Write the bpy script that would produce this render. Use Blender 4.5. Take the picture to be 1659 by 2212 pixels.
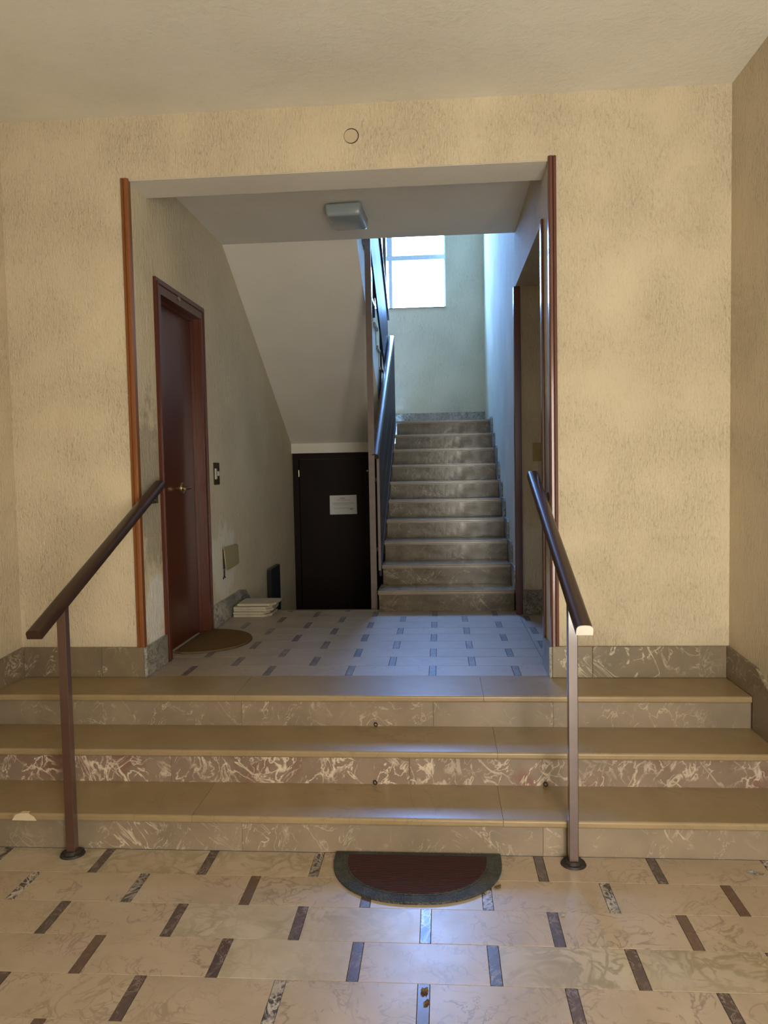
import bpy, bmesh, math, random
from mathutils import Vector, Matrix

random.seed(7)
S = bpy.context.scene
for o in list(bpy.data.objects):
    bpy.data.objects.remove(o)
COL = S.collection

# ------------------------------------------------------------------ camera
cam_d = bpy.data.cameras.new('camera')
cam = bpy.data.objects.new('camera', cam_d)
COL.objects.link(cam)
cam_d.sensor_fit = 'VERTICAL'
cam_d.sensor_height = 24.0
cam_d.lens = 1660.9 / 2212.0 * 24.0
cam_d.clip_start = 0.02
R_ = Vector((0.99716795, 0.07276241, -0.01901886))
U_ = Vector((0.01493067, 0.05632254, 0.99830098))
F_ = Vector((-0.07370997, 0.9957577, -0.05507664))
m = Matrix((R_, U_, -F_)).transposed().to_4x4()
m.translation = Vector((0.2484, -3.8015, 1.0393))
cam.matrix_world = m
S.camera = cam

# ------------------------------------------------------------------ sky, daylight, exposure
SKY_STRENGTH = 66.0
SKY_COLOR = (0.21, 0.44, 1.0)
ENTRY_POWER = 205.0
ENTRY_COLOR = (1.0, 0.91, 0.76)
w = bpy.data.worlds.new('sky')
S.world = w
w.use_nodes = True
bg = w.node_tree.nodes['Background']
bg.inputs['Color'].default_value = (*SKY_COLOR, 1)
bg.inputs['Strength'].default_value = SKY_STRENGTH


def area(name, loc, direction, sx, sy, power, color, portal=False):
    d = bpy.data.lights.new(name, 'AREA')
    d.shape = 'RECTANGLE'
    d.size = sx
    d.size_y = sy
    d.energy = power
    d.color = color
    if portal:
        d.cycles.is_portal = True
    o = bpy.data.objects.new(name, d)
    o.location = loc
    o.rotation_euler = Vector(direction).to_track_quat('-Z', 'Z').to_euler()
    COL.objects.link(o)
    return o


# daylight standing in the street doorway behind the photographer
area('street_daylight', (1.03, -4.73, 0.8), (0, 1, 0), 1.06, 2.4, ENTRY_POWER, ENTRY_COLOR)
# sampling portal in the landing window (emits nothing itself, only guides the sky light)
area('window_portal', (-0.3, 5.62, 3.76), (0, -1, 0), 1.3, 1.7, 1.0, (1, 1, 1), portal=True)

S.view_settings.view_transform = 'Standard'
S.view_settings.look = 'None'
S.view_settings.gamma = 1.0
S.view_settings.exposure = 0.0
S.view_settings.use_curve_mapping = False

# ------------------------------------------------------------------ materials


class NT:
    def __init__(self, name):
        self.m = bpy.data.materials.new(name)
        self.m.use_nodes = True
        self.t = self.m.node_tree
        self.b = self.t.nodes['Principled BSDF']

    def n(self, typ, ins=None, **kw):
        nd = self.t.nodes.new(typ)
        for k, v in kw.items():
            setattr(nd, k, v)
        for k, v in (ins or {}).items():
            self.put(nd.inputs[k], v)
        return nd

    def put(self, sock, v):
        if hasattr(v, 'is_output') or isinstance(v, bpy.types.NodeSocket):
            self.t.links.new(v, sock)
        else:
            if isinstance(v, tuple) and len(v) == 3 and sock.type == 'RGBA':
                v = (*v, 1)
            sock.default_value = v

    def coords(self, scale=(1, 1, 1), rnd=0.0, rot=(0, 0, 0)):
        tc = self.n('ShaderNodeTexCoord')
        v = tc.outputs['Object']
        if rnd:
            oi = self.n('ShaderNodeObjectInfo')
            mu = self.n('ShaderNodeMath', {0: oi.outputs['Random'], 1: rnd}, operation='MULTIPLY')
            ad = self.n('ShaderNodeVectorMath', {0: v, 1: mu.outputs[0]}, operation='ADD')
            v = ad.outputs[0]
        if any(rot):
            v = self.n('ShaderNodeMapping', {'Vector': v, 'Rotation': rot}).outputs[0]
        mp = self.n('ShaderNodeMapping', {'Vector': v, 'Scale': scale})
        return mp.outputs[0]

    def noise(self, vec, scale, detail=4.0, rough=0.55, dist=0.0):
        nd = self.n('ShaderNodeTexNoise', {'Vector': vec, 'Scale': scale, 'Detail': detail,
                                           'Roughness': rough, 'Distortion': dist})
        return nd.outputs['Fac']

    def ramp(self, fac, stops, interp='LINEAR'):
        nd = self.n('ShaderNodeValToRGB', {'Fac': fac})
        cr = nd.color_ramp
        cr.interpolation = interp
        while len(cr.elements) < len(stops):
            cr.elements.new(0.5)
        for e, (p, c) in zip(cr.elements, stops):
            e.position = p
            e.color = (*c, 1) if isinstance(c, tuple) else (c, c, c, 1)
        return nd.outputs['Color']

    def mix(self, fac, a, b, mode='MIX'):
        nd = self.n('ShaderNodeMix', data_type='RGBA', blend_type=mode)
        self.put(nd.inputs[0], fac)
        self.put(nd.inputs[6], a)
        self.put(nd.inputs[7], b)
        return nd.outputs[2]

    def bump(self, h, strength, dist, normal=None):
        ins = {'Height': h, 'Strength': strength, 'Distance': dist}
        if normal is not None:
            ins['Normal'] = normal
        return self.n('ShaderNodeBump', ins).outputs[0]

    def math(self, op, a, b=0.0):
        return self.n('ShaderNodeMath', {0: a, 1: b}, operation=op).outputs[0]

    def done(self, color=None, rough=None, normal=None, spec=None, metal=None, coat=None):
        if color is not None:
            self.put(self.b.inputs['Base Color'], color)
        if rough is not None:
            self.put(self.b.inputs['Roughness'], rough)
        if normal is not None:
            self.put(self.b.inputs['Normal'], normal)
        if spec is not None:
            self.put(self.b.inputs['Specular IOR Level'], spec)
        if metal is not None:
            self.put(self.b.inputs['Metallic'], metal)
        if coat is not None:
            self.put(self.b.inputs['Coat Weight'], coat)
            self.b.inputs['Coat Roughness'].default_value = 0.12
        return self.m


def plaster(name, base, dark, relief=1.0, patch=None, speck=0.5, rough=0.85, streak=(70, 70, 24)):
    """brushed wall plaster: vertical stipple, small pits, broad discoloured areas"""
    t = NT(name)
    v = t.coords()
    vs = t.coords(streak)
    blot = t.noise(v, 1.7, 5, 0.6)
    c = t.mix(t.ramp(blot, [(0.35, 0.0), (0.68, 1.0)]), base, dark)
    fine = t.noise(vs, 1.0, 4, 0.62, 0.7)
    zone = t.noise(v, 3.2, 3, 0.5)
    zr = t.ramp(zone, [(0.34, 0.3), (0.62, 1.0)])
    pit = t.ramp(fine, [(0.555, 0.0), (0.66, 1.0)])
    pitf = t.math('MULTIPLY', t.math('MULTIPLY', pit, zr), speck)
    c = t.mix(pitf, c, tuple(x * 0.6 for x in dark))
    if patch:
        c = patch(t, v, c)
    h = t.ramp(fine, [(0.3, 0.0), (0.75, 1.0)])
    med = t.noise(t.coords((22, 22, 12)), 1.0, 3, 0.5, 0.4)
    hh = t.math('ADD', t.math('MULTIPLY', h, zr), t.math('MULTIPLY', med, 0.6))
    nb = t.bump(hh, 0.6 * relief, 0.008)
    return t.done(c, rough, nb, 0.25)


def wall_soil(t, v, c):
    """grey scuffed band just above the marble skirting"""
    sp = t.n('ShaderNodeSeparateXYZ', {'Vector': v})
    z = t.math('ADD', sp.outputs[2], t.math('MULTIPLY', t.noise(v, 6.0, 4, 0.6), 0.22))
    return t.mix(t.math('MULTIPLY', t.ramp(z, [(0.24, 1.0), (0.36, 0.0)]), 0.35), c, (0.30, 0.26, 0.18))


def jamb_patch(t, v, c):
    """pale plaster repairs low on the jamb and around the loose cover, grey soiling above them"""
    sp = t.n('ShaderNodeSeparateXYZ', {'Vector': v})
    n1 = t.noise(v, 9.0, 4, 0.6)

    def blob(y, z, ry, rz):
        a = t.math('DIVIDE', t.math('SUBTRACT', sp.outputs[1], y), ry)
        b = t.math('DIVIDE', t.math('SUBTRACT', sp.outputs[2], z), rz)
        d = t.math('SQRT', t.math('ADD', t.math('MULTIPLY', a, a), t.math('MULTIPLY', b, b)))
        return t.ramp(t.math('ADD', d, t.math('MULTIPLY', t.math('SUBTRACT', n1, 0.5), 1.5)), [(0.75, 1.0), (1.05, 0.0)])
    c = t.mix(t.math('MULTIPLY', blob(0.16, 0.95, 0.2, 0.5), 0.55), c, (0.24, 0.22, 0.18))
    c = t.mix(t.math('MULTIPLY', blob(0.17, 0.3, 0.15, 0.24), 0.85), c, (0.80, 0.79, 0.74))
    c = t.mix(t.math('MULTIPLY', blob(1.5, 0.42, 0.34, 0.3), 0.7), c, (0.80, 0.78, 0.68))
    return c


def marble(name, base, dark, vein, vscale=6.0, vamt=0.8, red=None, rough=0.16, rnd=50.0, vwidth=0.02, cover=0.5,
           spec=0.5, bump=0.0, soil=None, aniso=2.4, plane='xz', cloud=4.0, rvar=0.14):
    """polished stone: cloudy ground with short broken veins (ridges of stretched noise in two directions)"""
    t = NT(name)
    v = t.coords((1, 1, 1), rnd)
    n1 = t.noise(v, cloud, 6, 0.6)
    c = t.mix(t.ramp(n1, [(0.36, 0.0), (0.64, 1.0)]), base, dark)
    if red:
        rm = t.ramp(t.noise(v, 3.3, 5, 0.62, 0.6), [(0.53, 0.0), (0.66, 1.0)])
        c = t.mix(t.math('MULTIPLY', rm, 0.75), c, red)
    tot = None
    for ang, k, off in ((0.75, 1.0, 0.0), (-0.5, 1.7, 7.3)):
        rot = (0, ang, 0) if plane == 'xz' else (0, 0, ang)
        sc = (vscale * k * aniso, vscale * k, vscale * k) if plane == 'xz' else (vscale * k * aniso, vscale * k, vscale * k)
        p = t.coords(sc, rnd + off, rot)
        nn = t.noise(p, 0.55, 4, 0.55, 1.3)
        d = t.math('ABSOLUTE', t.math('SUBTRACT', nn, 0.5))
        e = t.ramp(d, [(0.0, 1.0), (vwidth * 0.5, 0.75), (vwidth * 1.4, 0.0)])
        mk = t.ramp(t.noise(p, 0.4, 3, 0.6), [(0.62 - 0.3 * cover, 0.0), (0.72 - 0.3 * cover, 1.0)])
        e = t.math('MULTIPLY', e, mk)
        tot = e if tot is None else t.math('MAXIMUM', tot, e)
    broad = t.ramp(t.noise(v, 2.2, 3, 0.55), [(0.36, 0.15), (0.6, 1.0)])
    vf = t.math('MULTIPLY', t.math('MULTIPLY', tot, broad), vamt)
    c = t.mix(vf, c, vein)
    if soil:
        sm = t.ramp(t.noise(t.coords((1, 1, 3)), 5.0, 6, 0.65), [(0.46, 0.0), (0.7, 1.0)])
        c = t.mix(t.math('MULTIPLY', sm, soil), c, tuple(x * 0.35 for x in dark))
    r = t.math('ADD', rough, t.math('MULTIPLY', t.noise(t.coords(), 9.0, 5, 0.6), rvar))
    nb = t.bump(t.noise(t.coords(), 14.0, 3, 0.5), 0.05 + bump, 0.004)
    return t.done(c, r, nb, spec)


def wood(name, a, b, rough=0.3, coat=0.4, scale=(30, 30, 1.6), spec=0.45):
    t = NT(name)
    n1 = t.noise(t.coords(scale), 1.0, 5, 0.6, 0.8)
    c = t.mix(t.ramp(n1, [(0.3, 0.0), (0.7, 1.0)]), a, b)
    return t.done(c, rough, t.bump(n1, 0.05, 0.001), spec, coat=coat)


def plain(name, col, rough=0.5, metal=0.0, spec=0.5, var=0.15, scale=40.0, bump=0.0, coat=None):
    t = NT(name)
    n1 = t.noise(t.coords(), scale, 4, 0.6)
    c = t.mix(t.ramp(n1, [(0.3, 0.0), (0.7, 1.0)]), col, tuple(x * (1 - var) for x in col))
    nb = t.bump(n1, bump, 0.002) if bump else None
    return t.done(c, rough, nb, spec, metal, coat)


M = {}
M['wall'] = plaster('yellow_brushed_plaster', (0.66, 0.575, 0.42), (0.60, 0.515, 0.37), 1.25, patch=wall_soil, speck=0.6, streak=(105, 105, 36))
M['ceiling'] = plaster('ceiling_paint', (0.80, 0.78, 0.71), (0.74, 0.71, 0.63), 0.45, speck=0.12, streak=(30, 30, 30))
M['stair_wall'] = plaster('stairwell_plaster', (0.70, 0.62, 0.45), (0.61, 0.54, 0.39), 1.3, patch=jamb_patch, speck=0.3)
M['soffit'] = plaster('soffit_paint', (0.80, 0.78, 0.71), (0.75, 0.72, 0.65), 0.25, speck=0.06, streak=(26, 26, 26))
M['grout'] = plain('grey_grout', (0.06, 0.048, 0.036), 0.9, spec=0.2)
M['tile'] = marble('cream_floor_marble', (0.455, 0.365, 0.262), (0.375, 0.298, 0.205), (0.20, 0.145, 0.10), 9.0, 0.7, rough=0.24, vwidth=0.016,
                   red=(0.45, 0.345, 0.27), aniso=1.3, plane='xy', cover=0.65)
M['tile_pale'] = marble('pale_breccia_marble', (0.50, 0.425, 0.32), (0.40, 0.325, 0.225), (0.25, 0.205, 0.115), 7.0, 0.8, rough=0.24, vwidth=0.04,
                        aniso=1.2, plane='xy', cover=0.9)
M['strip'] = marble('brown_inlay_marble', (0.105, 0.07, 0.055), (0.075, 0.055, 0.048), (0.42, 0.34, 0.29), 18.0, 0.6, rough=0.2,
                    red=(0.11, 0.048, 0.042), vwidth=0.03, plane='xy')
M['strip_veined'] = marble('white_veined_inlay_marble', (0.085, 0.062, 0.054), (0.055, 0.047, 0.043), (0.58, 0.52, 0.45), 13.0, 0.95, rough=0.2,
                           vwidth=0.045, plane='xy', cover=0.75)
M['strip_plain'] = marble('russet_inlay_marble', (0.135, 0.08, 0.055), (0.11, 0.068, 0.048), (0.3, 0.2, 0.14), 20.0, 0.3, rough=0.2, plane='xy')
M['tread'] = marble('tan_tread_marble', (0.31, 0.23, 0.125), (0.265, 0.195, 0.10), (0.18, 0.125, 0.065), 8.0, 0.5, rough=0.27, vwidth=0.012, aniso=0.5, plane='xy')
M['riser'] = marble('brown_riser_marble', (0.27, 0.212, 0.15), (0.205, 0.16, 0.112), (0.60, 0.52, 0.39), 8.0, 0.8, rough=0.25, vwidth=0.013, cover=0.4, aniso=2.0)
M['riser_red'] = marble('reddish_riser_marble', (0.255, 0.188, 0.138), (0.185, 0.14, 0.102), (0.66, 0.57, 0.45), 8.0, 0.95, rough=0.25,
                        red=(0.19, 0.08, 0.06), vwidth=0.022, cover=0.65, aniso=2.0)
M['skirting'] = marble('skirting_marble', (0.20, 0.155, 0.10), (0.155, 0.12, 0.08), (0.60, 0.52, 0.39), 8.0, 0.85, rough=0.28, vwidth=0.015, cover=0.45, aniso=2.0)
M['skirting_grey'] = marble('grey_skirting_marble', (0.18, 0.175, 0.15), (0.115, 0.115, 0.10), (0.58, 0.56, 0.49), 16.0, 0.9, rough=0.25, vwidth=0.05, cover=0.8)
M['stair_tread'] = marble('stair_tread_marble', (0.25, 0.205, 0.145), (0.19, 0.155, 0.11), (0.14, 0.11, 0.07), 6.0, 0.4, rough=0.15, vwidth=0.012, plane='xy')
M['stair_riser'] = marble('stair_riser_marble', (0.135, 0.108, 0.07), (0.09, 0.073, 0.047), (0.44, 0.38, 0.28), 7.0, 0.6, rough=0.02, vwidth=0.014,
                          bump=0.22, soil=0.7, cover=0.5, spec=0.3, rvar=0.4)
M['tile_worn'] = marble('worn_cream_floor_marble', (0.36, 0.295, 0.22), (0.30, 0.245, 0.18), (0.18, 0.135, 0.10), 9.0, 0.5, rough=0.36, vwidth=0.016,
                        aniso=1.3, plane='xy', cover=0.6, spec=0.8)
M['strip_worn'] = marble('worn_inlay_marble', (0.11, 0.085, 0.075), (0.08, 0.065, 0.058), (0.36, 0.31, 0.28), 14.0, 0.6, rough=0.34, vwidth=0.04,
                         plane='xy', cover=0.7, spec=0.8)
M['trim'] = wood('orange_brown_trim_wood', (0.25, 0.088, 0.022), (0.17, 0.052, 0.013), 0.32, 0.3)
M['trim_dark'] = wood('reddish_brown_trim_wood', (0.13, 0.045, 0.03), (0.09, 0.03, 0.022), 0.28, 0.5)
M['door'] = wood('mahogany_door_veneer', (0.10, 0.024, 0.01), (0.065, 0.015, 0.007), 0.32, 0.15, (18, 18, 1.2))
M['cellar_door'] = wood('blackened_door_wood', (0.016, 0.0065, 0.005), (0.008, 0.004, 0.0035), 0.5, 0.0, (14, 14, 1.4), 0.15)
M['rail'] = wood('dark_brown_handrail', (0.05, 0.026, 0.016), (0.035, 0.018, 0.011), 0.3, 0.1, (40, 6, 6), 0.3)
M['post'] = plain('brown_painted_steel', (0.075, 0.032, 0.022), 0.3, 0.0, 0.7, 0.25, 30, 0.03, 0.9)
M['steel'] = plain('dark_grey_painted_steel', (0.022, 0.018, 0.022), 0.5, 0.0, 0.2, 0.25, 25)
M['steel_brown'] = plain('greyed_brown_steel', (0.12, 0.085, 0.07), 0.4, 0.0, 0.5, 0.25, 25)
M['flange'] = plain('weathered_iron', (0.06, 0.05, 0.045), 0.6, 0.4, 0.5, 0.6, 60, 0.4)
M['brass'] = plain('dull_brass', (0.42, 0.32, 0.16), 0.32, 0.9)
M['bronze'] = plain('bronze_plate', (0.10, 0.075, 0.04), 0.4, 0.5)
M['white_plastic'] = plain('ivory_plastic', (0.75, 0.72, 0.6), 0.35)
M['yellow_plastic'] = plain('yellowed_plastic', (0.42, 0.34, 0.12), 0.45)
M['black'] = plain('black_gap', (0.01, 0.01, 0.01), 0.7)
M['cover'] = plain('beige_cover_paint', (0.42, 0.36, 0.2), 0.55)
M['paper'] = plain('white_paper', (0.68, 0.68, 0.67), 0.7, var=0.05)
M['ink'] = plain('grey_print', (0.3, 0.3, 0.3), 0.8)
M['slab'] = plain('offcut_marble_face', (0.50, 0.44, 0.33), 0.5, var=0.25, scale=14, bump=0.2)
M['slab_edge'] = plain('offcut_marble', (0.55, 0.50, 0.40), 0.6, var=0.35, scale=25, bump=0.4)
M['board'] = plain('blue_black_board', (0.028, 0.034, 0.045), 0.5, var=0.4)
M['foil'] = plain('silver_foil', (0.75, 0.78, 0.82), 0.18, 1.0)
M['leaf'] = plain('dry_leaf', (0.33, 0.22, 0.11), 0.7, var=0.5, scale=80)
M['chip'] = plain('white_chip_and_highlight', (0.75, 0.72, 0.65), 0.5)
M['cap'] = plain('painted_cap', (0.55, 0.46, 0.31), 0.7, var=0.1)
M['lamp_base'] = plain('grey_lamp_body', (0.12, 0.12, 0.12), 0.5)
M['window_paint'] = plain('grey_window_paint', (0.62, 0.66, 0.70), 0.45)
M['ring'] = plain('iron_eyelet', (0.05, 0.045, 0.04), 0.4, 0.8)
M['mortar'] = plain('pale_filler', (0.62, 0.52, 0.36), 0.55, var=0.1, bump=0.2)


def mat_glass():
    t = NT('window_glass')
    tr = t.n('ShaderNodeBsdfTransparent', {'Color': (0.96, 0.97, 0.98)})
    gl = t.n('ShaderNodeBsdfGlossy', {'Roughness': 0.03})
    mx = t.n('ShaderNodeMixShader', {0: 0.06, 1: tr.outputs[0], 2: gl.outputs[0]})
    out = t.t.nodes['Material Output']
    t.t.links.new(mx.outputs[0], out.inputs['Surface'])
    return t.m


def mat_lamp_glass():
    t = NT('frosted_lamp_glass')
    n1 = t.noise(t.coords(), 60, 3, 0.5)
    t.b.inputs['Transmission Weight'].default_value = 0.35
    return t.done((0.42, 0.50, 0.54), 0.18, t.bump(n1, 0.15, 0.003), 0.6)


def mat_rubber():
    t = NT('black_rubber_mat_border')
    v = t.coords((1, 1, 1))
    vo = t.n('ShaderNodeTexVoronoi', {'Vector': v, 'Scale': 130.0})
    n1 = t.noise(v, 12, 4, 0.6)
    c = t.mix(t.ramp(n1, [(0.4, 0.0), (0.75, 1.0)]), (0.03, 0.034, 0.032), (0.075, 0.077, 0.07))
    return t.done(c, 0.55, t.bump(vo.outputs['Distance'], 0.8, 0.004), 0.4)


def mat_ribs():
    t = NT('maroon_ribbed_carpet')
    v = t.coords()
    wv = t.n('ShaderNodeTexWave', {'Vector': v, 'Scale': 32.0, 'Distortion': 0.3, 'Detail': 1.0},
             wave_type='BANDS', bands_direction='Y')
    n1 = t.noise(v, 18, 4, 0.6)
    dust = t.ramp(t.noise(t.coords((40, 90, 1)), 1.0, 4, 0.7, 1.2), [(0.66, 0.0), (0.74, 1.0)])
    c = t.mix(wv.outputs['Fac'], (0.03, 0.011, 0.011), (0.085, 0.035, 0.033))
    c = t.mix(t.math('MULTIPLY', n1, 0.3), c, (0.02, 0.012, 0.012))
    c = t.mix(t.math('MULTIPLY', dust, 0.5), c, (0.35, 0.32, 0.28))
    return t.done(c, 0.9, t.bump(wv.outputs['Fac'], 0.5, 0.004), 0.2)


def mat_coir():
    t = NT('brown_coir')
    n1 = t.noise(t.coords((140, 140, 140)), 1.0, 3, 0.6)
    c = t.mix(n1, (0.11, 0.062, 0.02), (0.18, 0.11, 0.045))
    return t.done(c, 0.95, t.bump(n1, 0.5, 0.003), 0.1)


M['glass'] = mat_glass()
M['lamp_glass'] = mat_lamp_glass()
M['rubber'] = mat_rubber()
M['ribs'] = mat_ribs()
M['coir'] = mat_coir()

# ------------------------------------------------------------------ mesh helpers


def add_box(bm, x0, x1, y0, y1, z0, z1, bevel=0.0, seg=1):
    vs = [bm.verts.new((x, y, z)) for x in (x0, x1) for y in (y0, y1) for z in (z0, z1)]
    fs = []
    for f in ((0, 1, 3, 2), (4, 6, 7, 5), (0, 4, 5, 1), (2, 3, 7, 6), (0, 2, 6, 4), (1, 5, 7, 3)):
        fs.append(bm.faces.new([vs[i] for i in f]))
    if bevel:
        es = list({e for f in fs for e in f.edges})
        bmesh.ops.bevel(bm, geom=es, offset=bevel, segments=seg, affect='EDGES', profile=0.5)
    return bm


def box(x0, x1, y0, y1, z0, z1, bevel=0.0, seg=1):
    return add_box(bmesh.new(), x0, x1, y0, y1, z0, z1, bevel, seg)


def boxes(*bs):
    bm = bmesh.new()
    for b in bs:
        add_box(bm, *b)
    return bm


def add_prism(bm, pts, axis, a, b, bevel=0.0):
    """extrude a 2D outline along an axis: 'x' uses (y, z), 'y' uses (x, z), 'z' uses (x, y)"""
    def P(p, t):
        return {'x': (t, p[0], p[1]), 'y': (p[0], t, p[1]), 'z': (p[0], p[1], t)}[axis]
    v0 = [bm.verts.new(P(p, a)) for p in pts]
    v1 = [bm.verts.new(P(p, b)) for p in pts]
    n = len(pts)
    fs = [bm.faces.new(v0), bm.faces.new(v1[::-1])]
    for i in range(n):
        j = (i + 1) % n
        fs.append(bm.faces.new((v0[i], v1[i], v1[j], v0[j])))
    if bevel:
        es = list({e for f in fs[:2] for e in f.edges})
        bmesh.ops.bevel(bm, geom=es, offset=bevel, segments=2, affect='EDGES', profile=0.5)
    return bm


def prism(pts, axis, a, b, bevel=0.0):
    return add_prism(bmesh.new(), pts, axis, a, b, bevel)


def sweep_line(p, q, profile, up=(0, 0, 1)):
    """straight bar from p to q with a (side, up) profile"""
    bm = bmesh.new()
    p, q = Vector(p), Vector(q)
    d = (q - p).normalized()
    s = d.cross(Vector(up)).normalized()
    u = s.cross(d).normalized()
    a = [bm.verts.new(p + s * x + u * y) for x, y in profile]
    b = [bm.verts.new(q + s * x + u * y) for x, y in profile]
    n = len(profile)
    bm.faces.new(a[::-1])
    bm.faces.new(b)
    for i in range(n):
        j = (i + 1) % n
        bm.faces.new((a[i], a[j], b[j], b[i]))
    return bm


def add_cyl(bm, p, q, r0, r1=None, n=16):
    p, q = Vector(p), Vector(q)
    r1 = r0 if r1 is None else r1
    d = (q - p).normalized()
    s = d.orthogonal().normalized()
    u = d.cross(s)
    a, b = [], []
    for i in range(n):
        t = 2 * math.pi * i / n
        e = s * math.cos(t) + u * math.sin(t)
        a.append(bm.verts.new(p + e * r0))
        b.append(bm.verts.new(q + e * r1))
    bm.faces.new(a[::-1])
    bm.faces.new(b)
    for i in range(n):
        j = (i + 1) % n
        bm.faces.new((a[i], a[j], b[j], b[i]))
    return bm


def cyl(p, q, r0, r1=None, n=16):
    return add_cyl(bmesh.new(), p, q, r0, r1, n)


def add_torus(bm, c, r, rr, axis, n=14, k=6):
    c = Vector(c)
    ax = Vector(axis).normalized()
    s = ax.orthogonal().normalized()
    u = ax.cross(s)
    rings = []
    for i in range(n):
        t = 2 * math.pi * i / n
        e = s * math.cos(t) + u * math.sin(t)
        rings.append([bm.verts.new(c + e * (r + rr * math.cos(2 * math.pi * j / k)) + ax * rr * math.sin(2 * math.pi * j / k))
                      for j in range(k)])
    for i in range(n):
        for j in range(k):
            bm.faces.new((rings[i][j], rings[(i + 1) % n][j], rings[(i + 1) % n][(j + 1) % k], rings[i][(j + 1) % k]))
    return bm


def wpos(o):
    v = Vector((0, 0, 0))
    while o is not None:
        v += o.location
        o = o.parent
    return v


def obj(name, bm, mat, parent=None, origin=None, smooth=False):
    """one mesh object; bmesh is given in world coordinates, local origin = parent's (or `origin`)"""
    base = wpos(parent)
    org = Vector(origin) if origin is not None else base
    bmesh.ops.recalc_face_normals(bm, faces=bm.faces[:])
    bmesh.ops.translate(bm, verts=bm.verts[:], vec=-org)
    me = bpy.data.meshes.new(name)
    bm.to_mesh(me)
    bm.free()
    me.materials.append(M[mat])
    if smooth:
        for p in me.polygons:
            p.use_smooth = True
        me.set_sharp_from_angle(angle=math.radians(35))
    o = bpy.data.objects.new(name, me)
    COL.objects.link(o)
    o.parent = parent
    o.location = org - base
    return o


def tag(o, label, cat, group=None):
    o['label'] = label
    o['category'] = cat
    if group:
        o['group'] = group
    return o


def thing(name, label, cat, loc, group=None):
    o = bpy.data.objects.new(name, None)
    o.empty_display_size = 0.1
    o.location = loc
    COL.objects.link(o)
    return tag(o, label, cat, group)


def struct(name, bm=None, mat=None, loc=(0, 0, 0)):
    if bm is None:
        o = bpy.data.objects.new(name, None)
        o.location = loc
        COL.objects.link(o)
    else:
        o = obj(name, bm, mat)
    o['kind'] = 'structure'
    return o


# ------------------------------------------------------------------ dimensions (metres)
XL, XR = -1.930, 1.633          # hall side walls
OL, OR = -1.277, 0.785          # opening / stairwell side walls
OZ = 2.497                      # lintel underside
HC = 2.807                      # hall ceiling
FL = -0.45                      # hall floor
YE = -4.6                       # entrance wall
H = 0.15                        # hall step rise
NOS = [-0.327, -0.626, -0.925]  # hall nosings
RIS = [-0.302, -0.601, -0.900]  # hall risers
LY = 0.02                       # landing tiles begin
YS, G, HS = 1.775, 0.285, 0.1545   # main flight: first riser, going, rise
SX0, SX1 = -0.207, 0.770        # main flight sides
HLZ = 10 * HS                   # half landing level
HLY = YS + 9 * G                # last riser
YB = 5.33                       # stairwell back wall
YC = 1.675                      # slab edge over the landing
ZL = 2.66                       # landing ceiling
YE2 = 1.864                     # landing edge, cellar stairs begin
CZ = -0.77                      # cellar passage floor
TOP = 5.4

# ------------------------------------------------------------------ shell
struct('wall_front', boxes((XL - 0.2, OL, 0.0, 0.03, FL - 0.1, HC + 0.3), (OR, XR + 0.3, 0.0, 0.03, FL - 0.1, HC + 0.3),
                           (OL, OR, 0.0, 0.03, OZ, HC + 0.3)), 'wall')
lint = struct('trim_3', box(OL, OR, 0.004, 0.249, OZ - 0.002, HC + 0.3), 'soffit')
struct('wall_left', box(XL - 0.2, XL, YE, 0.0, FL - 0.1, HC + 0.3), 'wall')
struct('wall_right', box(XR, XR + 0.2, YE, 0.0, FL - 0.1, HC + 0.3), 'wall')
struct('ceiling', box(XL, XR, YE, 0.0, HC, HC + 0.25), 'ceiling')
# wall with the street door behind the photographer, and an added box outside it that blocks the sky light
struct('wall_entrance_and_sky_block', boxes((XL - 0.2, 0.46, YE - 0.15, YE, FL - 0.1, HC + 0.3), (1.56, XR + 0.2, YE - 0.15, YE, FL - 0.1, HC + 0.3),
                              (0.46, 1.56, YE - 0.15, YE, 2.05, HC + 0.3), (0.25, 1.78, YE - 0.35, YE - 0.2, FL - 0.1, 2.3),
                              (0.3, 0.46, YE - 0.2, YE - 0.15, FL - 0.1, 2.2), (1.56, 1.75, YE - 0.2, YE - 0.15, FL - 0.1, 2.2),
                              (0.3, 1.75, YE - 0.2, YE - 0.15, 2.05, 2.2)), 'wall')
ed = struct('door_4', loc=(1.01, YE, FL))
obj('frame', boxes((0.46, 0.52, YE - 0.09, YE - 0.02, FL, 2.05), (1.49, 1.56, YE - 0.09, YE - 0.02, FL, 2.05),
                   (0.99, 1.03, YE - 0.09, YE - 0.02, FL, 1.98), (0.52, 1.49, YE - 0.09, YE - 0.02, 1.98, 2.05),
                   (0.52, 0.99, YE - 0.09, YE - 0.02, FL, FL + 0.12), (1.03, 1.49, YE - 0.09, YE - 0.02, FL, FL + 0.12)), 'trim_dark', ed)
obj('pane', box(0.52, 0.99, YE - 0.06, YE - 0.052, FL + 0.12, 1.98), 'glass', ed)
obj('pane', box(1.03, 1.49, YE - 0.06, YE - 0.052, FL + 0.12, 1.98), 'glass', ed)

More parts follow.
